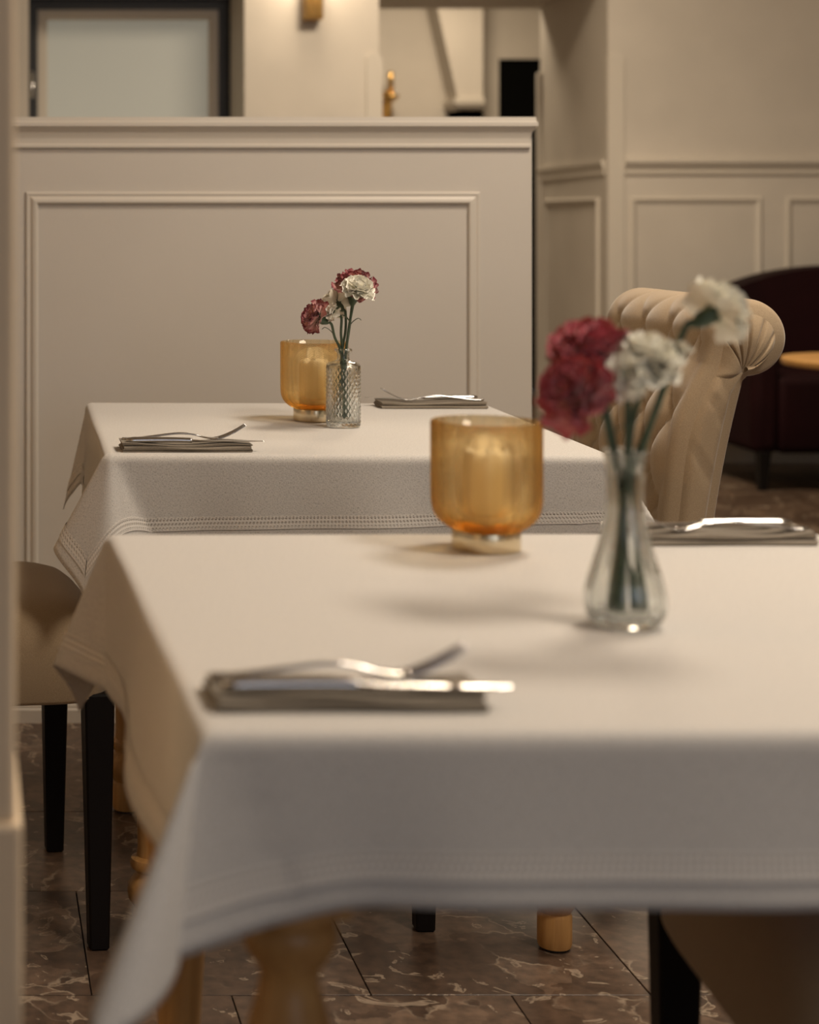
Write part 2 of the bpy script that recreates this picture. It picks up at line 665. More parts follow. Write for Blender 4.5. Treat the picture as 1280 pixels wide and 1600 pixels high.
# right-hand wall with its slanted return (a solid block in plan)
pl = [(OPX1, WALL_Y), (ROOM_X1, WALL_Y), (ROOM_X1, 9.6), (RETX, RETY)]
v = [(x, y, 0) for x, y in pl] + [(x, y, CEIL) for x, y in pl]
f = [(0, 1, 5, 4), (1, 2, 6, 5), (2, 3, 7, 6), (3, 0, 4, 7), (4, 5, 6, 7), (3, 2, 1, 0)]
wall_br = struct(link('wall_back_right', mesh_from('wall_back_right', v, f), 'wall_paint'), 'cream panelled wall behind the tufted chair')

# dado rail, panels, baseboard
rail = [(0, 1.286), (.012, 1.290), (.014, 1.300), (.010, 1.306), (.016, 1.318), (.030, 1.336), (.034, 1.342), (.034, 1.354), (0, 1.356)]
base_prof = [(0, 0), (.016, 0), (.016, .085), (.012, .094), (.006, .102), (0, .104)]
FR = [(0, 0), (0, .008), (.006, .014), (.014, .013), (.02, .008), (.027, .005), (.027, 0)]
dirr = Vector((RETX - OPX1, RETY - WALL_Y)).normalized()
pth = [(RETX, RETY), (OPX1, WALL_Y), (ROOM_X1, WALL_Y)]
# travel far->near along the return, then along the wall: the room lies to the right
link('dado_rail', mesh_from('dado_rail', *sweep_plan([(RETX - .003, RETY), (OPX1 + 0.005, WALL_Y + .05)], [(o_ * .55, z_) for o_, z_ in rail])), 'trim_paint', wall_br)
link('dado_rail', mesh_from('dado_rail', *sweep_plan([(OPX1 + 0.072, WALL_Y), (ROOM_X1, WALL_Y)], rail)), 'trim_paint', wall_br)
link('baseboard', mesh_from('baseboard', *sweep_plan(pth, base_prof)), 'trim_paint', wall_br)
for x0, x1 in ((2.935, 3.522), (3.63, 4.22), (4.33, 4.92)):
    link('panel_moulding', mesh_from('panel_moulding', *panel_frame((x0, WALL_Y, .22), (1, 0, 0), (0, -1, 0), x1 - x0, 1.188 - .22, FR)), 'trim_paint', wall_br)
ud = Vector((OPX1 - RETX, WALL_Y - RETY, 0)).normalized()
nd_ = Vector((ud.y, -ud.x, 0))
o0 = Vector((RETX, RETY, .22)) + ud * 0.14
ln = (Vector((OPX1, WALL_Y)) - Vector((RETX, RETY))).length - .14 - .16
link('panel_moulding', mesh_from('panel_moulding', *panel_frame(o0, ud, nd_, ln, 1.188 - .22, FR)), 'trim_paint', wall_br)
link('baseboard', mesh_from('baseboard', *sweep_plan([(RX1, WALL_Y), (OPX0, WALL_Y), (OPX0, 9.6)], base_prof)), 'trim_paint', wall_back)


def corner_guard(x0, x1, ztop, parent):
    pts = [(x0, 0)] + [((x0 + x1) / 2 - (x1 - x0) / 2 * math.cos(a), ztop - .03 + .03 * math.sin(a)) for a in np.linspace(0, PI, 13)] + [(x1, 0)]
    n = len(pts)
    v = [(x, WALL_Y - .012, z) for x, z in pts] + [(x, WALL_Y + .02, z) for x, z in pts]
    f = [tuple(range(n))[::-1], tuple(range(n, 2 * n))] + [(i, i + 1, n + i + 1, n + i) for i in range(n - 1)]
    link('corner_guard', mesh_from('corner_guard', v, f), 'trim_paint', parent)


corner_guard(1.7526, 1.824, 1.835, wall_back)
corner_guard(2.832, 2.905, 1.835, wall_br)
# guard on the far corner of the return
b = MB().box(RETX - .02, RETX + .02, RETY - .05, RETY + .012, 0, 1.86)
link('corner_guard', b.mesh('corner_guard', bevel=.004), 'trim_paint', wall_br)

# frosted window in the recess
win = bpy.data.objects.new('window_1', None)
COL.objects.link(win)
struct(win, 'frosted window with black outer frame and white inner frame')
link('frame', MB().add(*panel_frame((RX0, WINY, .80), (1, 0, 0), (0, -1, 0), RX1 - RX0, 2.133 - .80, [(0, -.06), (0, .02), (.055, .02), (.055, -.06)])).mesh('frame'), 'black_paint', win)
link('sash', MB().add(*panel_frame((RX0 + .055, WINY, .855), (1, 0, 0), (0, -1, 0), RX1 - RX0 - .11, 2.078 - .855, [(0, -.05), (0, .008), (.030, .008), (.034, .002), (.046, -.004), (.046, -.05)])).mesh('sash'), 'trim_paint', win)
link('pane', MB().box(RX0 + .09, RX1 - .09, WINY + .006, WINY + .014, .89, 2.045).mesh('pane'), 'frosted_pane', win)
v, f = tube([(RX0 + .03, WINY - .02, 1.78), (RX0 + .03, WINY - .05, 1.78), (RX0 + .03, WINY - .055, 1.70), (RX0 + .03, WINY - .055, 1.66)], .008)
link('handle', mesh_from('handle', v, f, True), 'steel', win)

# room beyond the opening
FY = 11.5
b = MB().box(ROOM_X0, 3.32, FY, FY + .2, 0, CEIL).box(3.32, 4.3, FY, FY + .2, 2.098, CEIL).box(4.3, ROOM_X1, FY, FY + .2, 0, CEIL)
wall_far = struct(link('wall_far', b.mesh('wall_far'), 'wall_paint'), 'cream wall of the room beyond the opening')
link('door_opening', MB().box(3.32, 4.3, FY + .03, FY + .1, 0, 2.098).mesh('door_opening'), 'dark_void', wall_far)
# vault pier with corbel
PY = 11.25
pv = [(3.0, PY, 0), (3.15, PY, 0), (3.15, PY, 2.6), (2.82, PY, 2.6), (3.0, PY, 1.80)]
pv2 = [(x, FY, z) for x, y, z in pv]
n5 = 5
f = [tuple(range(5)), tuple(reversed(range(5, 10)))] + [(i, 5 + i, 5 + (i + 1) % 5, (i + 1) % 5) for i in range(5)]
pier = struct(link('wall_pier', mesh_from('wall_pier', pv + pv2, f), 'wall_paint'), 'cream vault pier beside the dark doorway')
cp = [(0, 1.66), (.006, 1.66), (.006, 1.70), (0, 1.70), (0, 1.76), (.02, 1.775), (.035, 1.80), (.035, 1.83), (0, 1.84)]
link('corbel_moulding', mesh_from('corbel_moulding', *sweep_plan([(3.0, FY), (3.0, PY), (3.15, PY)], cp)), 'trim_paint', pier)

# half-height partition with cap, panel moulding and baseboard
PYF, PYB, PXE = 3.966, 4.10, 1.217
part = struct(link('wall_partition', MB().box(-1.2, PXE, PYF, PYB, 0, 1.30).mesh('wall_partition'), 'partition_paint'), 'half-height cream panelled partition behind the back table')
cap = [(-.02, 1.250), (.004, 1.250), (.008, 1.252), (.008, 1.258), (.005, 1.260), (.006, 1.272), (.010, 1.285), (.018, 1.297), (.020, 1.298), (.020, 1.306), (.017, 1.309), (.016, 1.318), (-.02, 1.318)]
link('cap_moulding', mesh_from('cap_moulding', *sweep_plan([(-1.2, PYF), (PXE - .012, PYF), (PXE - .012, PYB), (-1.2, PYB)], cap)), 'trim_paint', part)
link('cap_board', MB().box(-1.2, PXE - .014, PYF + .002, PYB - .002, 1.29, 1.3178).mesh('cap_board'), 'trim_paint', part)
k = PYF / FPX
fx0, fx1 = (40 - VPX) * k, (750 - VPX) * k
fz0, fz1 = CAMH - (952 - VPY) * k, CAMH - (300 - VPY) * k
FRP = [(0, 0), (0, .003), (.002, .005), (.006, .0055), (.008, .004), (.011, .0045), (.016, .008), (.022, .009), (.025, .0075), (.0275, .003), (.0275, 0)]
link('panel_moulding', mesh_from('panel_moulding', *panel_frame((fx0, PYF, fz0), (1, 0, 0), (0, -1, 0), fx1 - fx0, fz1 - fz0, FRP)), 'trim_paint', part)
bp2 = [(0, 0), (.016, 0), (.016, .028), (.013, .032), (.013, .036), (.010, .042), (0, .044)]
link('baseboard', mesh_from('baseboard', *sweep_plan([(-1.2, PYF), (PXE, PYF), (PXE, PYB)], bp2)), 'trim_paint', part)

# door post close to the camera on the left
b = MB().box(-0.32, 0.0285, 1.25, 1.42, 0.684, CEIL).box(-0.32, 0.033, 1.245, 1.425, 0, 0.685)
struct(link('wall_post', b.mesh('wall_post', bevel=.004), 'post_warm_lit'), 'cream wall end cutting into the left edge of the view')

# ------------------------------------------------------------------ tables
TOPZ = 0.747


def leg_profile():
    p = [(.024, .004), (.0255, .010), (.0255, .050), (.0235, .056), (.026, .060), (.033, .070), (.035, .082), (.033, .094), (.026, .104), (.0215, .110),
         (.0215, .114), (.029, .117), (.031, .124), (.029, .131), (.021, .135), (.0195, .15), (.0205, .20), (.026, .29), (.032, .38), (.0345, .44), (.034, .49),
         (.029, .525), (.0225, .548), (.021, .556), (.0225, .564), (.030, .574), (.0335, .582), (.0345, .590), (.033, .597), (.030, .600), (.030, .603), (.0355, .605), (.0355, .612)]
    return p


lv, lf = lathe(leg_profile(), 32)
lm = MB().add(lv, lf)
lm.box(-.037, .037, -.037, .037, .610, .727)
LEGME = lm.mesh('leg', True, 35)
LEGME.materials.append(MATS['honey_wood'])
gv, gf = lathe([(.020, 0.0), (.022, .001), (.022, .0045)], 20)
GLME = mesh_from('foot_glide', gv, gf)
GLME.materials.append(MATS['black_paint'])


def dining_table(cx, cy, w, d, rot, label):
    t = thing('dining_table', label, 'table', (cx, cy, 0), rot, 'cloth covered dining tables')
    me = MB().box(-w / 2 + .004, w / 2 - .004, -d / 2 + .004, d / 2 - .004, TOPZ - .022, TOPZ).mesh('tabletop', True, 40, bevel=.004)
    link('tabletop', me, 'table_wood', t)
    lx, ly = w / 2 - .06, d / 2 - .055
    for sx in (-1, 1):
        for sy in (-1, 1):
            lo = link('leg', LEGME, None, t, (sx * lx, sy * ly, 0))
            link('foot_glide', GLME, None, lo)
    for s in (-1, 1):
        link('apron', MB().box(-lx + .037, lx - .037, s * ly - .011, s * ly + .011, .645, TOPZ - .022).mesh('apron'), 'honey_wood', t)
        link('apron', MB().box(s * lx - .011, s * lx + .011, -ly + .037, ly - .037, .645, TOPZ - .022).mesh('apron'), 'honey_wood', t)
    return t


def cloth_fn(w, d, over, R, waves, tilt=0.05, Lb=0.026, skew=0.0, ear=0.0):
    """maps cloth coordinates (p, q) to a draped position; over = (left, right, front, back)"""
    hw, hd = w / 2, d / 2
    D0 = math.radians(24)
    TAB = {}
    for kk, r_ in R.items():
        # closed loop of directions traced by the pleat, from one face round to the other
        if isinstance(r_, list):
            T_ = np.array(smooth_profile(r_, 16))
            TAB[kk] = (T_[:, 0], T_[:, 1], T_[:, 2])
            continue
        k0 = math.sin(D0)
        m_ = (8 * r_ / math.sqrt(2) + 4 * k0) / 3
        t = np.linspace(0, 1, 200)
        # u = 0 lies on the x face (leaning inwards along y), u = 1 on the y face
        px = 3 * t * t * (1 - t) * (m_ - k0) + t ** 3 * (-k0)
        py = (1 - t) ** 3 * (-k0) + 3 * t * (1 - t) ** 2 * (m_ - k0)
        s_ = np.concatenate([[0], np.cumsum(np.hypot(np.diff(px), np.diff(py)))])
        TAB[kk] = (s_ / s_[-1], px, py)

    def P(p, q):
        if q < -hd:
            # the cloth lies a little askew: its front hem drops towards the left
            e = min(1.0, max(0.0, (-p - hw + .11) / .16))
            q = -hd + (q + hd) * (1 - skew * p / hw + ear * e * e * (3 - 2 * e))
        cx = min(max(p, -hw), hw)
        cy = min(max(q, -hd), hd)
        ox, oy = p - cx, q - cy
        s = math.hypot(ox, oy)
        if s < 1e-9:
            return (p, q, 0.0)
        # nearest corner frame: X, Y measured outwards from that corner
        key = (1 if p > 0 else -1, 1 if q > 0 else -1)
        X, Y = abs(p) - hw, abs(q) - hd
        th = math.atan2(Y, X)
        off = 0.0
        if (X > 0 or Y > 0) and -D0 <= th <= PI / 2 + D0:
            # pleat: a cone with its apex on the table corner
            s = math.hypot(X, Y)
            cx, cy = key[0] * hw, key[1] * hd
            hx, hy = key[0] * math.cos(th), key[1] * math.sin(th)
            u = (th + D0) / (PI / 2 + 2 * D0)
            dx, dy = np.interp(u, *TAB[key][:2]), np.interp(u, TAB[key][0], TAB[key][2])
            tc = min(max(th, 0), PI / 2)
            nx, ny = key[0] * (dx + tilt * math.cos(tc)), key[1] * (dy + tilt * math.sin(tc))
        else:
            hx, hy = ox / s, oy / s
            nx, ny = hx * tilt, hy * tilt
            if abs(ox) > 1e-9:
                side = 0 if ox < 0 else 1
                t, half = q, hd
            else:
                side = 2 if oy < 0 else 3
                t, half = p, hw
            win = min(1.0, max(0.0, (half - abs(t) - .05) / 0.12))
            win = win * win * (3 - 2 * win)
            for (A, kf, ph) in waves[side]:
                off += A * math.sin(kf * t + ph) * win
            off *= (s / over[side]) ** 1.4
        nz = -math.sqrt(max(0.05, 1 - nx * nx - ny * ny))
        if s < Lb:
            a, bq = s - s * s / (2 * Lb), s * s / (2 * Lb)
        else:
            a, bq = Lb / 2, s - Lb / 2
        return (cx + hx * (a + off) + nx * bq, cy + hy * (a + off) + ny * bq, nz * bq)
    return P


def axis_samples(lo_over, half, hi_over, n_in):
    ov = lambda o: [o * (x ** 1.35) for x in np.linspace(0, 1, 30)]
    a = [-half - x for x in reversed(ov(lo_over))]
    m = list(np.linspace(-half, half, n_in))[1:-1]
    c = [half + x for x in ov(hi_over)]
    return a + m + c


def tablecloth(cx, cy, w, d, rot, over, R, waves, label, skew=0.0, ear=0.0):
    P = cloth_fn(w, d, over, R, waves, skew=skew, ear=ear)
    xs = axis_samples(over[0], w / 2, over[1], 60)
    ys = axis_samples(over[2], d / 2, over[3], 60)
    v = [P(x, y) for y in ys for x in xs]
    uv = [(x + 1, y + 1) for y in ys for x in xs]
    nx = len(xs)
    f = [(j * nx + i, j * nx + i + 1, (j + 1) * nx + i + 1, (j + 1) * nx + i) for j in range(len(ys) - 1) for i in range(nx - 1)]
    me = mesh_from('tablecloth', v, f, True, uv)
    o = link('tablecloth', me, 'linen', None, (cx, cy, TOPZ + 0.0030), (0, 0, rot))
    sm = o.modifiers.new('thickness', 'SOLIDIFY')
    sm.thickness = 0.0016
    sm.offset = 1.0 - 2.0
    tag(o, label, 'tablecloth', 'linen tablecloths')
    # lace band a little above the hem, following the drape
    X0, X1, Y0, Y1 = -w / 2 - over[0], w / 2 + over[1], -d / 2 - over[2], d / 2 + over[3]
    vv, ff, uu = [], [], []
    e0, e1 = 0.019, 0.037
    rows = 5

    def at(p, q):
        h = 0.0008
        a = np.array(P(p, q))
        du = np.array(P(p + h, q)) - np.array(P(p - h, q))
        dv = np.array(P(p, q + h)) - np.array(P(p, q - h))
        n = np.cross(du, dv)
        n = n / (np.linalg.norm(n) + 1e-12)
        return a + n * 0.0012

    def loop(e, scallop):
        pts = []
        c = [(X0 + e, Y0 + e), (X1 - e, Y0 + e), (X1 - e, Y1 - e), (X0 + e, Y1 - e)]
        inward = [(0, 1), (-1, 0), (0, -1), (1, 0)]
        for k_ in range(4):
            a, b2 = np.array(c[k_]), np.array(c[(k_ + 1) % 4])
            nseg = 260
            for i in range(nseg):
                t = i / nseg
                p = a + (b2 - a) * t
                if scallop:
                    s_ = t * np.linalg.norm(b2 - a)
                    amp = 0.0016 * abs(math.sin(PI * s_ / 0.0095)) * min(1, min(i, nseg - i) / 4)
                    p = p + np.array(inward[k_]) * amp
                pts.append((p, k_ + t))
        return pts
    for r in range(rows):
        e = e0 + (e1 - e0) * r / (rows - 1)
        lp = loop(e, r == rows - 1)
        for (p, t) in lp:
            vv.append(at(p[0], p[1]))
            uu.append((t * (w + over[0] + over[1]), r / (rows - 1)))
    n = 4 * 260
    for r in range(rows - 1):
        for i in range(n):
            j = (i + 1) % n
            if j == 0:
                continue
            ff.append((r * n + i, r * n + j, (r + 1) * n + j, (r + 1) * n + i))
    lme = mesh_from('lace_band', vv, ff, True, uu)
    lo = link('lace_band', lme, 'lace', o)
    lo['label'] = 'openwork lace band above the hem'
    return o


BT = dict(cx=0.578, cy=3.055, w=0.728, d=0.73, rot=math.radians(-1.4))
NT = dict(cx=0.548, cy=1.632, w=0.77, d=0.755, rot=math.radians(0.6))
dining_table(label='square wooden dining table under the farther tablecloth', **BT)
dining_table(label='square wooden dining table with turned legs under the nearer tablecloth', **NT)
tablecloth(over=(.165, .15, .138, .165), R={(-1, -1): [(0, 0, -.407), (.18, .28, -.22), (.31, .42, -.02), (.46, .16, .20), (.62, -.02, .26), (.80, -.19, .15), (1, -.407, 0)],
              (1, -1): .5, (-1, 1): [(0, 0, -.407), (.2, .03, -.20), (.35, .09, .0), (.5, .17, .18), (.64, .10, .27), (.8, -.06, .16), (1, -.407, 0)], (1, 1): .5},
           waves=([(.010, 12, .4)], [(.008, 13, 1.0)], [(.007, 14, 1.2), (.004, 31, .3)], [(.008, 12, .3)]),
           label='linen tablecloth with lace band on the farther table by the partition', skew=.07, **BT)
tablecloth(over=(.165, .15, .130, .165), R={(-1, -1): .52, (1, -1): .5,
              (-1, 1): [(0, 0, -.407), (.17, .27, -.16), (.30, .32, .06), (.48, .12, .20), (.70, -.04, .15), (1, -.407, 0)], (1, 1): .5},
           waves=([(.010, 13, 2.2)], [(.008, 13, 1.0)], [(.012, 11, 2.6), (.005, 23, .9)], [(.008, 12, .3)]),
           label='linen tablecloth with lace band on the nearer table in the foreground', ear=.20, **NT)
CLZ = TOPZ + 0.0032          # cloth surface

# ------------------------------------------------------------------ napkins and cutlery


def napkin_mesh(seed, length=.192, depth=.068):
    rr = np.random.RandomState(seed)
    th, gap = .0021, .0008
    nl = 4
    # serpentine centre line in the (y, z) plane
    cl = []
    pitch = th + gap
    for i in range(nl):
        z = th / 2 + i * pitch
        inset = .0025 * i * (0.6 + 0.4 * rr.rand())
        y0, y1 = -depth / 2 + inset * .3, depth / 2 - inset
        seq = np.linspace(y0, y1, 9)
        if i % 2:
            seq = seq[::-1]
        for y in seq:
            cl.append((y, z))
        if i < nl - 1:
            ye = seq[-1]
            sgn = 1 if i % 2 == 0 else -1
            for a in (-60, 0, 60):
                cl.append((ye + sgn * pitch * .55 * math.cos(math.radians(a)), z + pitch / 2 + pitch / 2 * math.sin(math.radians(a))))
    cl = np.array(cl)
    tn = np.gradient(cl, axis=0)
    tn /= np.linalg.norm(tn, axis=1)[:, None] + 1e-12
    nr = np.stack([-tn[:, 1], tn[:, 0]], 1)
    ring = np.concatenate([cl + nr * th / 2, (cl - nr * th / 2)[::-1]])
    n = len(ring)
    xs = np.linspace(-length / 2, length / 2, 40)
    ph = rr.rand(4) * 6
    v = []
    for x in xs:
        t = x / length
        for (y, z) in ring:
            lay = z / pitch
            lift = 1 + .16 * math.sin(9 * t + ph[0] + lay) * (lay / nl) + .30 * max(0, -t - .32) * lay
            ex = .0016 * math.sin(lay * 2.1 + ph[1]) * (2 * t)
            v.append((x + ex, y + .0012 * math.sin(7 * t + ph[2] + lay), max(0.0002, z * lift)))
    f = []
    for i in range(len(xs) - 1):
        for k_ in range(n):
            k2 = (k_ + 1) % n
            f.append((i * n + k_, (i + 1) * n + k_, (i + 1) * n + k2, i * n + k2))
    # end strips
    half = n // 2
    for base, fl in ((0, False), ((len(xs) - 1) * n, True)):
        for k_ in range(half - 1):
            q = (base + k_, base + k_ + 1, base + n - 2 - k_, base + n - 1 - k_)
            f.append(q if not fl else q[::-1])
    return mesh_from('napkin', v, f, True, None, 50)


def fork_meshes():
    # profile along x (handle end at 0, tine tips at .188): height and half-width
    key = [(0, .0030), (.02, .0032), (.05, .0068), (.085, .0105), (.108, .0088), (.125, .0046), (.140, .0030), (.152, .0052), (.170, .0130), (.188, .0235)]
    pr = smooth_profile(key, 6)
    hw = lambda x: float(np.interp(x, [0, .004, .03, .07, .10, .118, .130, .142, .155], [.006, .0085, .0072, .0044, .0034, .0040, .0085, .0115, .0118]))
    body = [(x, 0, z) for x, z in pr if x <= .146]
    v, f = tube(body, [(hw(p[0]), .0013 if p[0] > .1 else .0017) for p in body], 12, up=(0, 0, 1))
    handle = mesh_from('handle', v, f, True)
    m = MB()
    tn = [(x, z) for x, z in pr if x >= .141]
    for i in range(4):
        y0 = (i - 1.5) * .0062
        path = [(x, y0 * (1 + .03 * (x - .14) / .05), z) for x, z in tn]
        rad = [(float(np.interp(x, [.141, .18, .188], [.0026, .0019, .0008])), float(np.interp(x, [.141, .188], [.0013, .0008]))) for x, z in tn]
        m.add(*tube(path, rad, 8, up=(0, 0, 1)))
    return handle, m.mesh('tines', True)


def knife_meshes():
    hp = smooth_profile([(0, .0046), (.03, .0050), (.07, .0050), (.098, .0044)], 8)
    v, f = tube([(x, 0, z) for x, z in hp], [(float(np.interp(x, [0, .006, .03, .08, .098], [.005, .0085, .0078, .0058, .0062])), float(np.interp(x, [0, .01, .098], [.0030, .0048, .0038]))) for x, z in hp], 12, up=(0, 0, 1))
    h = mesh_from('handle', v, f, True)
    bp = [(.095, .004), (.105, .0036), (.15, .0034), (.185, .0034), (.200, .0034), (.207, .0034)]
    bp = smooth_profile(bp, 5)
    v, f = tube([(x, float(np.interp(x, [.095, .15, .207], [0, .001, -.003])), z) for x, z in bp], [(float(np.interp(x, [.095, .105, .15, .185, .207], [.0055, .0075, .0092, .0080, .0010])), float(np.interp(x, [.095, .12, .207], [.0022, .0010, .0006]))) for x, z in bp], 8, up=(0, 0, 1))
    return h, mesh_from('blade', v, f, True, None, 30)


FH, FT = fork_meshes()
KH, KB = knife_meshes()
for me in (FH, FT, KH, KB):
    me.materials.append(MATS['steel'])
NAPZ = .0021 + 3 * .0029 + .0012


def setting(x, y, rot, seed, where, lab_n, lab_f, lab_k):
    n = link('napkin', napkin_mesh(seed), 'taupe_cotton', None, (x, y, CLZ), (0, 0, rot))
    tag(n, lab_n, 'napkin', 'folded taupe napkins')
    M = Matrix.Translation((x, y, CLZ + NAPZ)) @ Matrix.Rotation(rot, 4, 'Z')
    fo = thing('fork', lab_f, 'fork', (0, 0, 0), 0, 'steel forks')
    fo.location = M @ Vector((-.094, .013, 0))
    fo.rotation_euler = (0, 0, rot + .02)
    link('handle', FH, None, fo)
    link('tines', FT, None, fo)
    kn = thing('knife', lab_k, 'knife', (0, 0, 0), 0, 'steel table knives')
    kn.location = M @ Vector((-.090, -.016, -.0004))
    kn.rotation_euler = (0, 0, rot - .01)
    link('handle', KH, None, kn)
    link('blade', KB, None, kn)


def on_table(px, py, z=0.0):
    """plan position of a point of the table plane"""
    y = (CAMH - (CLZ + z)) * FPX / (py - VPY)
    return (px - VPX) / FPX * y, y


setting(.268, 1.322, .005, 3, None, 'taupe folded napkin at the near left corner of the foreground table',
        'steel fork with raised tines on the blurred foreground napkin', 'steel knife in front of the fork on the blurred foreground napkin')
setting(.805, 1.975, PI + .01, 5, None, 'taupe folded napkin on the foreground table behind the fluted vase',
        'steel fork on the napkin behind the fluted vase', 'steel knife on the napkin behind the fluted vase')
setting(.318, 2.742, .004, 8, None, 'taupe folded napkin at the front left corner of the farther table',
        'steel fork with raised tines on the farther table at the front left', 'steel knife on the farther table at the front left')
setting(.842, 3.355, PI - .01, 12, None, 'taupe folded napkin on the farther table near the partition',
        'steel fork on the napkin near the partition', 'steel knife on the napkin near the partition')

# ------------------------------------------------------------------ candle holders


def holder_mesh():
    n, cols, lam = 280, 20, .0036
    outer = []
    prof = smooth_profile([(.0345, .0215), (.0385, .0235), (.0460, .0285), (.0520, .0355), (.0555, .0440), (.0566, .055), (.0568, .075), (.0568, .110), (.0568, .136)], 1)
    prof = smooth_profile([(.0345, .0215), (.0385, .0235), (.0460, .0285), (.0520, .0355), (.0555, .0440), (.0566, .055), (.0568, .075), (.0568, .110), (.0568, .136)], 24)
    # resample by arc length
    P = np.array(prof)
    s = np.concatenate([[0], np.cumsum(np.linalg.norm(np.diff(P, axis=0), axis=1))])
    ss = np.linspace(0, s[-1], 190)
    prof = list(zip(np.interp(ss, s, P[:, 0]), np.interp(ss, s, P[:, 1])))

    def disp(r, z, a, i):
        c = a * cols / (2 * PI)
        fr = c - math.floor(c)
        tri = abs(fr - .5) * 2
        ph = (ss[i] / lam + tri * 2.0)
        e = min(1.0, i / 8.0) * min(1.0, (len(ss) - 1 - i) / 3.0)
        flute = math.sqrt(max(0, 1 - (2 * fr - 1) ** 2))
        return .0024 * flute - .0024 + .0012 * e * math.cos(2 * PI * ph)
    vo, fo = lathe(prof, n, disp, False, False)
    m = MB().add(vo, fo)
    # inner wall and floor
    inn = [(.0520, .1358), (.0520, .10), (.0518, .06), (.0500, .046), (.0460, .0370), (.039, .0315), (.030, .0285), (.0005, .0285)]
    vi, fi = lathe(inn, n, None, False, True)
    base = len(m.v)
    m.add(vi, fi)
    top = (len(prof) - 1) * n
    for k_ in range(n):
        k2 = (k_ + 1) % n
        m.f.append((top + k_, top + k2, base + k2, base + k_))
    m.f.append(tuple(reversed(range(n))))
    return m.mesh('glass', True)


HOLD = holder_mesh()
HOLD.materials.append(MATS['amber_glass'])
bv, bf = lathe([(.0335, 0), (.0352, .0008), (.0356, .002), (.0356, .0195), (.0352, .0207), (.0335, .0213)], 64)
HBASE = mesh_from('metal_base', bv, bf, True, None, 40)
HBASE.materials.append(MATS['brushed_gold'])


def candle_mesh(seed):
    rr = np.random.RandomState(seed)
    n = 56
    ph = rr.rand(5) * 6

    def disp(r, z, a, i):
        return .0004 * math.sin(3 * a + ph[0]) + .0003 * math.sin(9 * a + ph[1])
    prof = [(.0235, 0), (.0244, .001), (.0244, .065), (.0242, .070), (.0232, .0740), (.0215, .0752), (.019, .0745), (.014, .0715), (.008, .0700), (.001, .0697)]
    v, f = lathe(prof, n, disp)
    v2 = []
    for i, (x, y, z) in enumerate(v):
        ring = i // n
        a = math.atan2(y, x)
        if 3 <= ring <= 6:
            z += .0016 * math.sin(5 * a + ph[2]) + .0012 * math.sin(8 * a + ph[3])
        v2.append((x, y, z))
    return mesh_from('wax', v2, f, True)


def candle_holder(px, py, seed, lab, labc, rot):
    x, y = on_table(px, py)
    h = thing('candle_holder', lab, 'candle holder', (x, y, CLZ), rot, 'amber glass candle holders')
    link('glass', HOLD, None, h)
    link('metal_base', HBASE, None, h)
    c = thing('candle', labc, 'candle', (x, y, CLZ + .0287), rot, 'ivory pillar candles')
    link('wax', candle_mesh(seed), 'wax', c)
    v, f = tube([(0, 0, .068), (.0003, 0, .073), (.001, .0005, .0775)], .0008, 8)
    link('wick', mesh_from('wick', v, f, True), 'black_wood', c)


candle_holder(760, 858, 2, 'amber ribbed glass candle holder on the nearer table', 'ivory pillar candle inside the nearer amber glass', .1)
candle_holder(491, 657, 6, 'amber chevron glass candle holder on the farther table', 'ivory pillar candle inside the farther amber glass', .25)

# ------------------------------------------------------------------ vases


def vase_back_mesh():
    n, cols = 240, 22
    prof = [(.022, 0), (.0268, .0006), (.0280, .003)]
    prof += [(.0283, z) for z in np.linspace(.005, .100, 96)]
    prof += [(.0280, .1035), (.0268, .1060), (.0240, .1080), (.0185, .1095), (.0135, .1105), (.0108, .1125), (.0100, .1150), (.0098, .1205), (.0102, .1235), (.0135, .1255), (.0146, .1275), (.0146, .1295), (.0135, .1310)]

    def disp(r, z, a, i):
        if z < .004 or z > .101:
            return 0
        ca = a * cols / (2 * PI)
        zz = (z - .004) / .0125
        p, q = (ca + zz), (ca - zz)
        dp, dq = abs(p - round(p)) * 2, abs(q - round(q)) * 2
        e = min(1, (z - .004) / .004, (.101 - z) / .004)
        return e * (.0022 * min(dp, dq) - .0012)
    m = MB().add(*lathe(prof, n, disp, True, False))
    inn = [(.0095, .1308), (.0082, .1270), (.0080, .1150), (.0090, .1110), (.0140, .1075), (.0220, .1050), (.0255, .1020), (.0260, .095), (.0260, .012), (.0240, .0085), (.001, .0075)]
    base, top = len(m.v), (len(prof) - 1) * n
    m.add(*lathe(inn, n, None, False, True))
    for k_ in range(n):
        k2 = (k_ + 1) % n
        m.f.append((top + k_, top + k2, base + k2, base + k_))
    return m.mesh('vase', True)


def vase_near_mesh():
    n = 144
    prof = smooth_profile([(.020, 0), (.0265, .0012), (.0300, .006), (.0333, .014), (.0340, .024), (.0318, .036), (.0270, .052), (.0215, .070), (.0175, .086), (.0152, .102), (.0146, .116), (.0152, .130), (.0170, .142), (.0190, .1505)], 7)
    prof = [tuple(p) for p in prof]

    def disp(r, z, a, i):
        e = min(1, z / .012) * min(1, max(0, (.146 - z) / .02))
        return e * .0020 * (abs(math.cos(6 * a)) - .6)
    m = MB().add(*lathe(prof, n, disp, True, False))
    inn = smooth_profile([(.0172, .1505), (.0150, .142), (.0128, .130), (.0122, .116), (.0128, .102), (.0150, .086), (.0188, .070), (.0240, .052), (.0288, .036), (.0310, .024), (.0300, .014), (.022, .0085), (.001, .008)], 3)
    base, top = len(m.v), (len(prof) - 1) * n
    m.add(*lathe([tuple(p) for p in inn], n, None, False, True))
    for k_ in range(n):
        k2 = (k_ + 1) % n
        m.f.append((top + k_, top + k2, base + k2, base + k_))
    return m.mesh('vase', True)


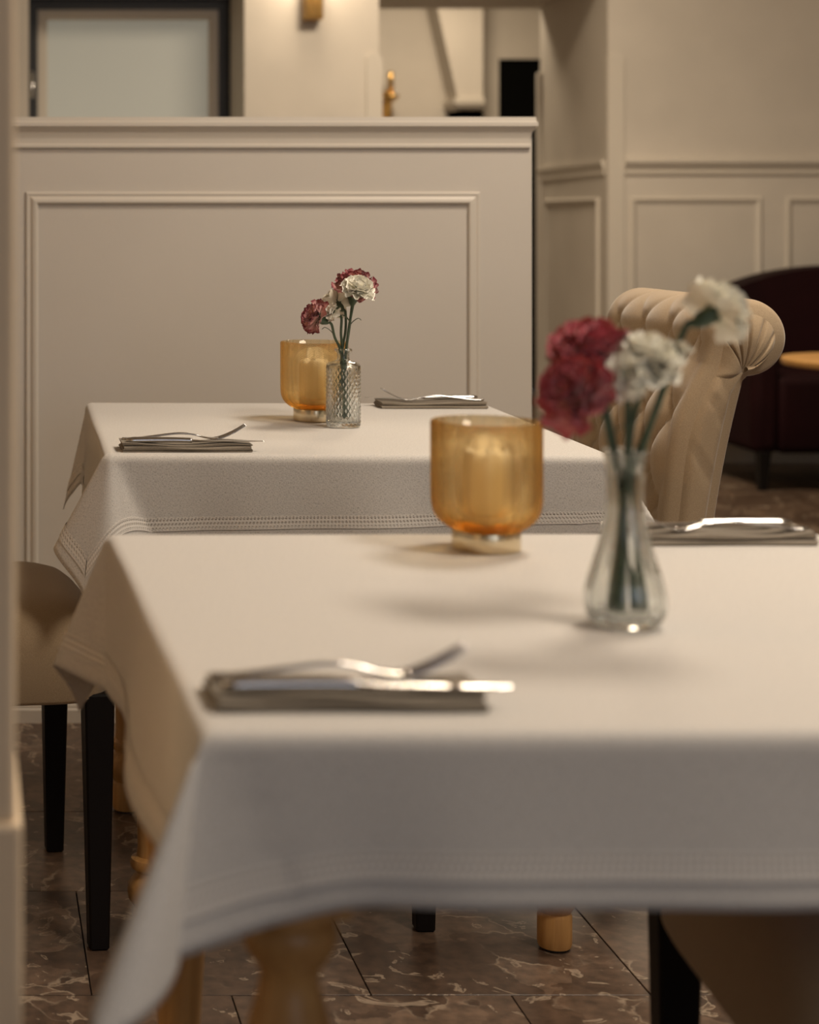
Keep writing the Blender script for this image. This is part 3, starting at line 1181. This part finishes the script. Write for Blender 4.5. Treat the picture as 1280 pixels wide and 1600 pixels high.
VBX, VBY = on_table(536.5, 667)
VNX, VNY = on_table(977, 977)
o = link('vase', vase_back_mesh(), 'clear_glass', None, (VBX, VBY, CLZ))
tag(o, 'clear cut-glass bottle vase with diamond pattern on the farther table', 'vase')
o = link('vase', vase_near_mesh(), 'clear_glass', None, (VNX, VNY, CLZ))
tag(o, 'clear fluted teardrop vase on the nearer table', 'vase')

# ------------------------------------------------------------------ carnations


def petal_mesh(seed):
    rr = np.random.RandomState(seed)
    nu, nv = 13, 8
    ph = rr.rand(6) * 6.28
    v, uv = [], []
    for j in range(nv):
        t = j / (nv - 1)
        for i in range(nu):
            u = 2 * i / (nu - 1) - 1
            wid = .10 + .52 * t ** 1.1
            # rounded, toothed outer edge
            ln = t * (1 - .22 * u * u * t)
            ln += (t ** 6) * (.05 * math.sin(9 * u + ph[0]) + .035 * (1 if i % 2 else -1))
            x = wid * math.sin(u * 1.05) / math.sin(1.05)
            curl = -.16 * t * t + .30 * (t ** 3) * (0.6 + .4 * math.sin(ph[5]))
            fr = (t ** 2) * (.11 * math.sin(4.5 * u + ph[1]) + .06 * math.sin(9.5 * u + ph[2]))
            v.append((x, fr + curl + .20 * u * u * t, ln))
            uv.append(((u + 1) / 2, t))
    f = [(j * nu + i, j * nu + i + 1, (j + 1) * nu + i + 1, (j + 1) * nu + i) for j in range(nv - 1) for i in range(nu - 1)]
    return v, f, uv


PETALS = {}
for mname in ('petal_picotee', 'petal_red', 'petal_white', 'petal_cream'):
    PETALS[mname] = []
    for k_ in range(4):
        pv_, pf_, puv = petal_mesh(20 + k_)
        me = mesh_from('petal', pv_, pf_, True, puv)
        me.materials.append(MATS[mname])
        PETALS[mname].append(me)


def carnation(head, axis, radius, neck, foot, mat, label, group, npet=36, seed=1, bud=False, leaf=True):
    rr = random.Random(seed)
    head, axis = Vector(head), Vector(axis).normalized()
    t = thing('carnation', label, 'flower', foot, 0, group)
    F = Vector(foot)
    cal_l = radius * .85
    cbase = head - axis * (cal_l + radius * .10)
    # stem
    d0 = (Vector(neck) - F)
    pts = [Vector((0, 0, 0)), d0 * .5, d0]
    pm = d0.lerp(cbase - F, .55) + Vector((rr.uniform(-.003, .003), rr.uniform(-.003, .003), 0)) - axis * .004
    pts += [pm, cbase - F - axis * .006, cbase - F + axis * .004]
    path = [Vector(p) for p in smooth_profile([tuple(p) for p in pts], 7)]
    link('stem', mesh_from('stem', *tube(path, [(.0040 if foot[1] < 2 else .0033) - .0011 * min(1, i / 18) for i in range(len(path))], 9), True), 'stem_green', t)
    # calyx with teeth
    q = axis.to_track_quat('Z', 'Y')
    R = radius
    cr = .26 * R if not bud else .5 * R
    prof = [(.0020, 0), (.10 * R + .001, .10 * cal_l), (cr, .45 * cal_l), (cr * 1.04, .8 * cal_l), (cr * 1.15, 1.05 * cal_l), (cr * .95, 1.04 * cal_l), (cr * .6, .8 * cal_l)]
    v, f = lathe(prof, 20, lambda r, z, a, i: (.0 if i < 4 else .08 * R * math.cos(5 * a)))
    link('calyx', mesh_from('calyx', v, f, True), 'stem_green', t, cbase - F, q.to_euler())
    # petals
    M0 = Matrix.Translation(head - F) @ q.to_matrix().to_4x4()
    n = npet
    for i in range(n):
        k = (i + .5) / n
        az = i * 2.39996 + rr.uniform(-.25, .25)
        tilt = (.10 + 1.55 * k ** .85) + rr.uniform(-.12, .12)
        if bud:
            tilt *= .45
        ln = R * (.72 + .38 * k) * rr.uniform(.9, 1.08)
        wd = R * (.85 + .35 * k)
        m = M0 @ Matrix.Rotation(az, 4, 'Z') @ Matrix.Translation((0, -.05 * R, -.18 * R * k)) @ Matrix.Rotation(tilt, 4, 'X') @ Matrix.Rotation(rr.uniform(-.3, .3), 4, 'Z') @ Matrix.Diagonal((wd, wd, ln, 1))
        p = link('petal', rr.choice(PETALS[mat]), None, t)
        p.matrix_local = m
    if leaf:
        # narrow leaf clasping the stem
        kx = int(len(path) * .62)
        a = path[kx]
        dr = Vector((rr.choice((-1, 1)) * .8, rr.uniform(-.6, .2), 1.0)).normalized()
        lp = [a, a + dr * .010, a + dr * .018 + Vector((dr.x * .006, 0, -.001)), a + dr * .020 + Vector((dr.x * .012, 0, -.006))]
        lp = [Vector(p) for p in smooth_profile([tuple(p) for p in lp], 5)]
        m_ = len(lp)
        link('leaf', mesh_from('leaf', *tube(lp, [(.0022 * math.sin(PI * (.12 + .86 * i / m_)), .0006) for i in range(m_)], 8), True), 'stem_green', t)
    return t


def at_px(px, py, y):
    return Vector(((px - VPX) / FPX * y, y, CAMH - (py - VPY) / FPX * y))


GB, GN = 'carnations in the cut-glass bottle', 'carnations in the fluted vase'
nb = lambda dx, dy: (VBX + dx, VBY + dy, CLZ + .124)
fb = lambda dx, dy: (VBX + dx, VBY + dy, CLZ + .014)
carnation(at_px(494, 496, 3.0), (-.80, -.30, .35), .027, nb(-.004, -.003), fb(.010, .006), 'petal_picotee', 'pink picotee carnation leaning left in the cut-glass bottle', GB, 22, 1)
carnation(at_px(525, 474, 3.05), (-.35, .75, .45), .025, nb(-.001, .004), fb(.003, -.010), 'petal_cream', 'cream carnation facing the partition in the cut-glass bottle', GB, 28, 2, leaf=False)
carnation(at_px(519, 487, 3.0), (-.65, -.25, .40), .015, nb(-.002, .0), fb(-.012, -.002), 'petal_white', 'small white carnation between the pink and cream ones in the cut-glass bottle', GB, 22, 3, leaf=False)
carnation(at_px(561, 452, 2.985), (.12, -.55, .60), .026, nb(.003, -.004), fb(-.010, .010), 'petal_white', 'white carnation in front of the tallest red one in the cut-glass bottle', GB, 26, 4)
carnation(at_px(555, 448, 3.045), (.10, -.25, .95), .036, nb(.005, .003), fb(-.002, -.013), 'petal_picotee', 'tallest red-edged carnation in the cut-glass bottle', GB, 28, 5)

nn = lambda dx, dy: (VNX + dx, VNY + dy, CLZ + .128)
fn = lambda dx, dy: (VNX + dx, VNY + dy, CLZ + .014)
carnation(at_px(920, 545, 1.57), (-.35, -.25, .85), .031, nn(-.004, .003), fn(.010, -.004), 'petal_red', 'upper red carnation in the fluted vase', GN, 38, 6, leaf=False)
carnation(at_px(900, 612, 1.545), (-.70, -.35, .45), .033, nn(-.007, -.003), fn(.014, .004), 'petal_red', 'lower red carnation leaning left in the fluted vase', GN, 38, 7)
carnation(at_px(1008, 565, 1.55), (.05, -.30, .90), .030, nn(.001, -.004), fn(-.004, .012), 'petal_white', 'large white carnation in the middle of the fluted vase', GN, 38, 8, leaf=False)
carnation(at_px(978, 588, 1.535), (-.25, -.55, .30), .020, nn(-.001, -.007), fn(-.010, -.008), 'petal_white', 'drooping cream white carnation below the middle of the fluted vase bouquet', GN, 24, 9, leaf=False)
carnation(at_px(1066, 550, 1.57), (.45, -.1, .75), .0095, nn(.005, .003), fn(-.013, -.004), 'petal_white', 'white carnation bud in the fluted vase', GN, 16, 10, bud=True, leaf=False)
carnation(at_px(1122, 486, 1.58), (.85, .05, .45), .029, nn(.007, -.001), fn(-.015, .002), 'petal_white', 'white carnation leaning far right in the fluted vase', GN, 36, 12)

# ------------------------------------------------------------------ tufted chairs


def chair_profile():
    front = smooth_profile([(-.105, .40), (-.125, .52), (-.143, .638), (-.157, .75), (-.178, .82), (-.207, .878)], 9)
    c, r = (-.273, .915), .060
    roll = [(c[0] + r * 1.02 * math.cos(a), c[1] + r * math.sin(a)) for a in np.linspace(math.radians(-8), math.radians(268), 52)]
    rear = smooth_profile([(-.268, .848), (-.245, .75), (-.225, .638), (-.207, .50), (-.198, .40)], 6)
    return [tuple(p) for p in front], roll, [tuple(p) for p in rear]


def chair_back_mesh():
    fr, roll, rear = chair_profile()
    prof = fr + roll + rear
    P = np.array(prof)
    npf = len(P)
    # arc length, normals
    s = np.concatenate([[0], np.cumsum(np.linalg.norm(np.diff(P, axis=0), axis=1))])
    T = np.gradient(P, axis=0)
    T /= np.linalg.norm(T, axis=1)[:, None]
    Nn = np.stack([T[:, 1], -T[:, 0]], 1)      # outwards (front = +x)
    hw = .236
    ny = 97
    ys = np.linspace(-hw, hw, ny)
    s_end = s[len(fr) + 16]
    v = []
    for i in range(npf):
        for y in ys:
            tuft = 0.0
            if s[i] < s_end:
                a = (y / .118 + (s[i] - .05) / .140)
                bq = (y / .118 - (s[i] - .05) / .140)
                pw = (abs(math.sin(PI * a)) * abs(math.sin(PI * bq))) ** .34
                win = min(1, max(0, hw - abs(y) - .022) / .035) * min(1, (s_end - s[i]) / .10) * min(1, s[i] / .03)
                tuft = (.020 * pw - .015) * max(0, win)
            else:
                # soft vertical channels on the roll
                tuft = -.0030 * (abs(math.cos(PI * y / .118)) ** 60) * (1 if i < len(fr) + len(roll) - 4 else 0)
            e = max(0.0, (abs(y) - (hw - .022)) / .022)
            edge = -.020 * (1 - math.sqrt(max(0, 1 - e * e)))
            q = P[i] + Nn[i] * (tuft + edge)
            v.append((q[0], y, q[1]))
    f = []
    for i in range(npf - 1):
        for j in range(ny - 1):
            f.append((i * ny + j, (i + 1) * ny + j, (i + 1) * ny + j + 1, i * ny + j + 1))
    m = MB()
    m.v, m.f = v, f
    # sides: pleated fan over the roll, flat panel below
    for side in (0, 1):
        j = 0 if side == 0 else ny - 1
        sg = -1 if side == 0 else 1
        edge_i = [i * ny + j for i in range(npf)]
        E = np.array([m.v[k_] for k_ in edge_i])
        C = np.array([-.262, 0, .862])
        a0, a1 = len(fr) - 1, len(fr) + len(roll) - 1
        ids = list(range(a0 - 4, a1 + 1))
        rings = 12
        base = len(m.v)
        sub = 3
        # finer outline
        outl = []
        for i in range(len(ids) - 1):
            for k_ in range(sub):
                t = k_ / sub
                outl.append((E[ids[i]] * (1 - t) + E[ids[i + 1]] * t))
        outl.append(E[ids[-1]])
        no = len(outl)
        for r in range(rings + 1):
            q = 1 - r / rings
            for k_, p in enumerate(outl):
                xz = C + (p - C) * q
                fan = k_ / (no - 1)
                pleat = math.exp(-((abs(fan * 7.5 - round(fan * 7.5))) / .15) ** 2)
                y = sg * (hw + .015 * math.sin(PI * min(1, (1 - q) * 1.02)) ** .8 - .0075 * pleat * math.sin(PI * (1 - q) ** .75) - .004 * (1 - q) ** 2)
                m.v.append((xz[0], y, xz[2]))
        for r in range(rings):
            for k_ in range(no - 1):
                q4 = (base + r * no + k_, base + r * no + k_ + 1, base + (r + 1) * no + k_ + 1, base + (r + 1) * no + k_)
                m.f.append(q4 if sg < 0 else q4[::-1])
        # lower panel: rows matched from front to rear outline
        nr = 40
        fz = E[:a0 + 1]
        rz = E[a1 + 1:][::-1]
        sf = np.linspace(0, 1, len(fz))
        sr = np.linspace(0, 1, len(rz))
        base = len(m.v)
        ncol = 14
        for r in range(nr):
            t = r / (nr - 1)
            pf = np.array([np.interp(t, sf, fz[:, k_]) for k_ in range(3)])
            pr = np.array([np.interp(t, sr, rz[:, k_]) for k_ in range(3)])
            for c_ in range(ncol):
                u = c_ / (ncol - 1)
                if t > .93:
                    w_ = (t - .93) / .07
                    pr = np.array([pr[0] * (1 - w_) + C[0] * w_, pr[1], pr[2] * (1 - w_) + C[2] * w_])
                p = pf * (1 - u) + pr * u
                bl = .012 * (1 - (2 * u - 1) ** 4)
                # gathered wrinkles near the bottom and under the roll
                wr = -.0045 * math.exp(-((t - .61) / .010) ** 2) - .002 * math.exp(-((t - .57 - .03 * u) / .008) ** 2) - .003 * math.exp(-((t - .86 + .05 * u) / .010) ** 2)
                wr *= math.sin(PI * u) ** .3 if 0 < u < 1 else 0
                pinch = 1 - .8 * max(0, (t - .9) / .1)
                m.v.append((p[0], sg * (hw + bl * pinch + wr), p[2]))
        for r in range(nr - 1):
            for c_ in range(ncol - 1):
                q4 = (base + r * ncol + c_, base + r * ncol + c_ + 1, base + (r + 1) * ncol + c_ + 1, base + (r + 1) * ncol + c_)
                m.f.append(q4 if sg < 0 else q4[::-1])
    me = m.mesh('backrest', True)
    return me


def cushion_mesh(x0, x1, hy, z0, z1, n=40):
    """seat: flat underside, domed top, soft waterfall front"""
    v, f = [], []
    nx, ny = 44, 44
    top, bot = [], []
    rows = 12
    # build as a stack of superellipse rings from bottom to dome
    cx, hx = (x0 + x1) / 2, (x1 - x0) / 2
    rings = []
    prof = [(.90, 0), (.985, .01), (1.0, .05), (1.0, .45), (.995, .58), (.975, .70), (.93, .80), (.86, .88), (.76, .935), (.62, .97), (.45, .99), (.25, 1.0), (.02, 1.0)]
    seg = 72
    for (q, t) in prof:
        ring = []
        for k_ in range(seg):
            a = 2 * PI * k_ / seg
            ca, sa = math.cos(a), math.sin(a)
            e = .32 + .25 * (1 - q)
            x = cx + hx * q * math.copysign(abs(ca) ** e, ca)
            y = hy * q * math.copysign(abs(sa) ** e, sa)
            z = z0 + (z1 - z0) * t
            ring.append((x, y, z))
        rings.append(ring)
    for r in rings:
        v += r
    for i in range(len(rings) - 1):
        for k_ in range(seg):
            k2 = (k_ + 1) % seg
            f.append((i * seg + k_, i * seg + k2, (i + 1) * seg + k2, (i + 1) * seg + k_))
    f.append(tuple(reversed(range(seg))))
    f.append(tuple((len(rings) - 1) * seg + k_ for k_ in range(seg)))
    return mesh_from('seat', v, f, True)


def tapered_leg(xt, yt, xb, yb, wt, wb, ht):
    m = MB()
    v = []
    for (x, y, w_, z) in ((xb, yb, wb, .0), (xb, yb, wb, .006), (xt, yt, wt, ht)):
        v += [(x - w_ / 2, y - w_ / 2, z), (x + w_ / 2, y - w_ / 2, z), (x + w_ / 2, y + w_ / 2, z), (x - w_ / 2, y + w_ / 2, z)]
    f = [(3, 2, 1, 0), (8, 9, 10, 11)]
    for i in range(2):
        for k_ in range(4):
            k2 = (k_ + 1) % 4
            f.append((i * 4 + k_, i * 4 + k2, (i + 1) * 4 + k2, (i + 1) * 4 + k_))
    m.add(v, f)
    return m.mesh('leg', bevel=.003, seg=1)


def make_chair(label):
    t = thing('dining_chair', label, 'chair', (0, 0, 0), 0, 'scroll back dining chairs')
    link('seat', cushion_mesh(-.16, .250, .238, .372, .520), 'sand_velvet', t)
    link('backrest', chair_back_mesh(), 'sand_velvet', t)
    for sy in (-1, 1):
        link('leg', tapered_leg(.222, sy * .206, .222, sy * .212, .046, .030, .385), 'black_wood', t)
        link('leg', tapered_leg(-.165, sy * .200, -.235, sy * .205, .044, .030, .405), 'black_wood', t)
    return t


def place(o, x, y, rz):
    o.location = (x, y, 0)
    o.rotation_euler = (0, 0, rz)


ch = make_chair('tufted sand velvet chair with scroll back at the right of the farther table')
place(ch, .917, 3.022, PI)
c2 = copy_tree(ch)
c2['label'] = 'sand velvet chair with black legs at the left edge beside the farther table'
place(c2, -.058, 2.925, math.radians(6.5))
c3 = copy_tree(ch)
c3['label'] = 'shaded chair pushed under the right side of the nearer table'
place(c3, .935, 1.672, PI + math.radians(-5))

# ------------------------------------------------------------------ maroon armchair by the far wall


def armchair():
    t = thing('armchair', 'dark maroon velvet armchair with arched back by the panelled wall', 'armchair', (3.78, 7.55, 0), 0)
    hw = .66
    # arched back
    pts = [(-hw, .16)]
    for a in np.linspace(PI, 0, 40):
        pts.append((hw * math.cos(a), .60 + .29 * abs(math.sin(a)) ** .85))
    pts.append((hw, .16))
    n = len(pts)
    v = [(x, .20 + .05 * (z - .16), z) for x, z in pts] + [(x, .34 + .10 * (z - .16), z) for x, z in pts]
    f = [tuple(range(n)), tuple(reversed(range(n, 2 * n)))] + [(i, n + i, n + (i + 1) % n, (i + 1) % n) for i in range(n)]
    m = MB().add(v, f)
    link('backrest', m.mesh('backrest', True, 40), 'maroon_velvet', t)
    link('seat', MB().box(-hw + .10, hw - .10, -.28, .24, .15, .46).mesh('seat', True, 40, bevel=.03, seg=3), 'maroon_velvet', t)
    for s in (-1, 1):
        link('arm', MB().box(min(s * hw, s * (hw - .11)), max(s * hw, s * (hw - .11)), -.28, .26, .15, .60).mesh('arm', True, 40, bevel=.035, seg=3), 'maroon_velvet', t)
        for y in (-.25, .22):
            link('leg', tapered_leg(s * (hw - .05), y, s * (hw - .045), y, .05, .032, .16), 'black_wood', t)
    return t


armchair()

# small wooden table in front of the armchair
t = thing('side_table', 'small round wooden side table in front of the maroon armchair', 'table', (3.19, 6.40, 0))
v, f = lathe([(.27, .572), (.315, .574), (.320, .580), (.320, .596), (.316, .600), (.01, .600)], 64)
link('tabletop', mesh_from('tabletop', v, f, True, None, 40), 'table_wood', t)
v, f = lathe([(.02, .012), (.03, .03), (.022, .08), (.022, .50), (.05, .572)], 24)
link('pedestal', mesh_from('pedestal', v, f, True), 'black_wood', t)
v, f = lathe([(.19, .001), (.19, .010), (.04, .022)], 40)
link('foot', mesh_from('foot', v, f, True, None, 40), 'black_wood', t)

# ------------------------------------------------------------------ wall lamps


def sconce(name, label, x, y, zb, power):
    t = thing('wall_lamp', label, 'lamp', (x, y, zb), 0)
    link('bracket', MB().box(-.040, .040, -.085, .0, 0, .155).mesh('bracket', True, 40, bevel=.006), 'brass', t)
    for i in range(4):
        v, f = lathe([(.006, 0.006), (.0075, .012), (.0075, .148), (.006, .152)], 12, c=(-.027 + .018 * i, -.086, 0))
        link('rod', mesh_from('rod', v, f, True), 'brass', t)
    v, f = lathe([(.020, .155), (.034, .165), (.036, .175), (.034, .177)], 24, c=(0, -.05, 0))
    link('cup', mesh_from('cup', v, f, True), 'brass', t)
    v, f = lathe([(.012, .176), (.024, .195), (.029, .220), (.022, .245), (.008, .257)], 24, c=(0, -.05, 0))
    link('bulb', mesh_from('bulb', v, f, True), 'lamp_bulb', t)
    l = bpy.data.lights.new('wall_lamp_light', 'POINT')
    l.energy = power
    l.color = (1.0, .82, .6)
    l.shadow_soft_size = .05
    lo = bpy.data.objects.new('wall_lamp_light', l)
    COL.objects.link(lo)
    lo.parent = t
    lo.location = (0, -.16, .24)
    return t


sconce('wall_lamp', 'brass wall lamp glowing above the partition between window and opening', 1.506, WALL_Y, 1.975, 4.0)
left_fill_lamp = sconce('wall_lamp', 'added brass wall lamp out of view on the left, warming the tablecloth sides', ROOM_X0, 2.3, 1.70, 13)  # added out of view to throw warm light on the cloths' left sides
left_fill_lamp.rotation_euler = (0, 0, PI / 2)
left_fill_lamp.children[-1].data.color = (1.0, .60, .30)
# second, unlit bracket in the room beyond
t = thing('wall_lamp', 'small brass bracket on the wall beyond the opening', 'lamp', (2.605, FY, 1.72))
link('backplate', MB().box(-.035, .035, -.02, 0, -.06, .17).mesh('backplate', bevel=.004), 'brass', t)
v, f = tube(smooth_profile([(0, -.02, .0), (0, -.09, -.02), (0, -.13, .03), (0, -.13, .10)], 6), .010, 10)
link('arm', mesh_from('arm', v, f, True), 'brass', t)
v, f = lathe([(.02, .10), (.05, .125), (.055, .14), (.05, .142)], 24, c=(0, -.13, 0))
link('cup', mesh_from('cup', v, f, True), 'brass', t)
v, f = lathe([(.018, .142), (.018, .28), (.006, .29)], 20, c=(0, -.13, 0))
link('candle_tube', mesh_from('candle_tube', v, f, True), 'brass', t)
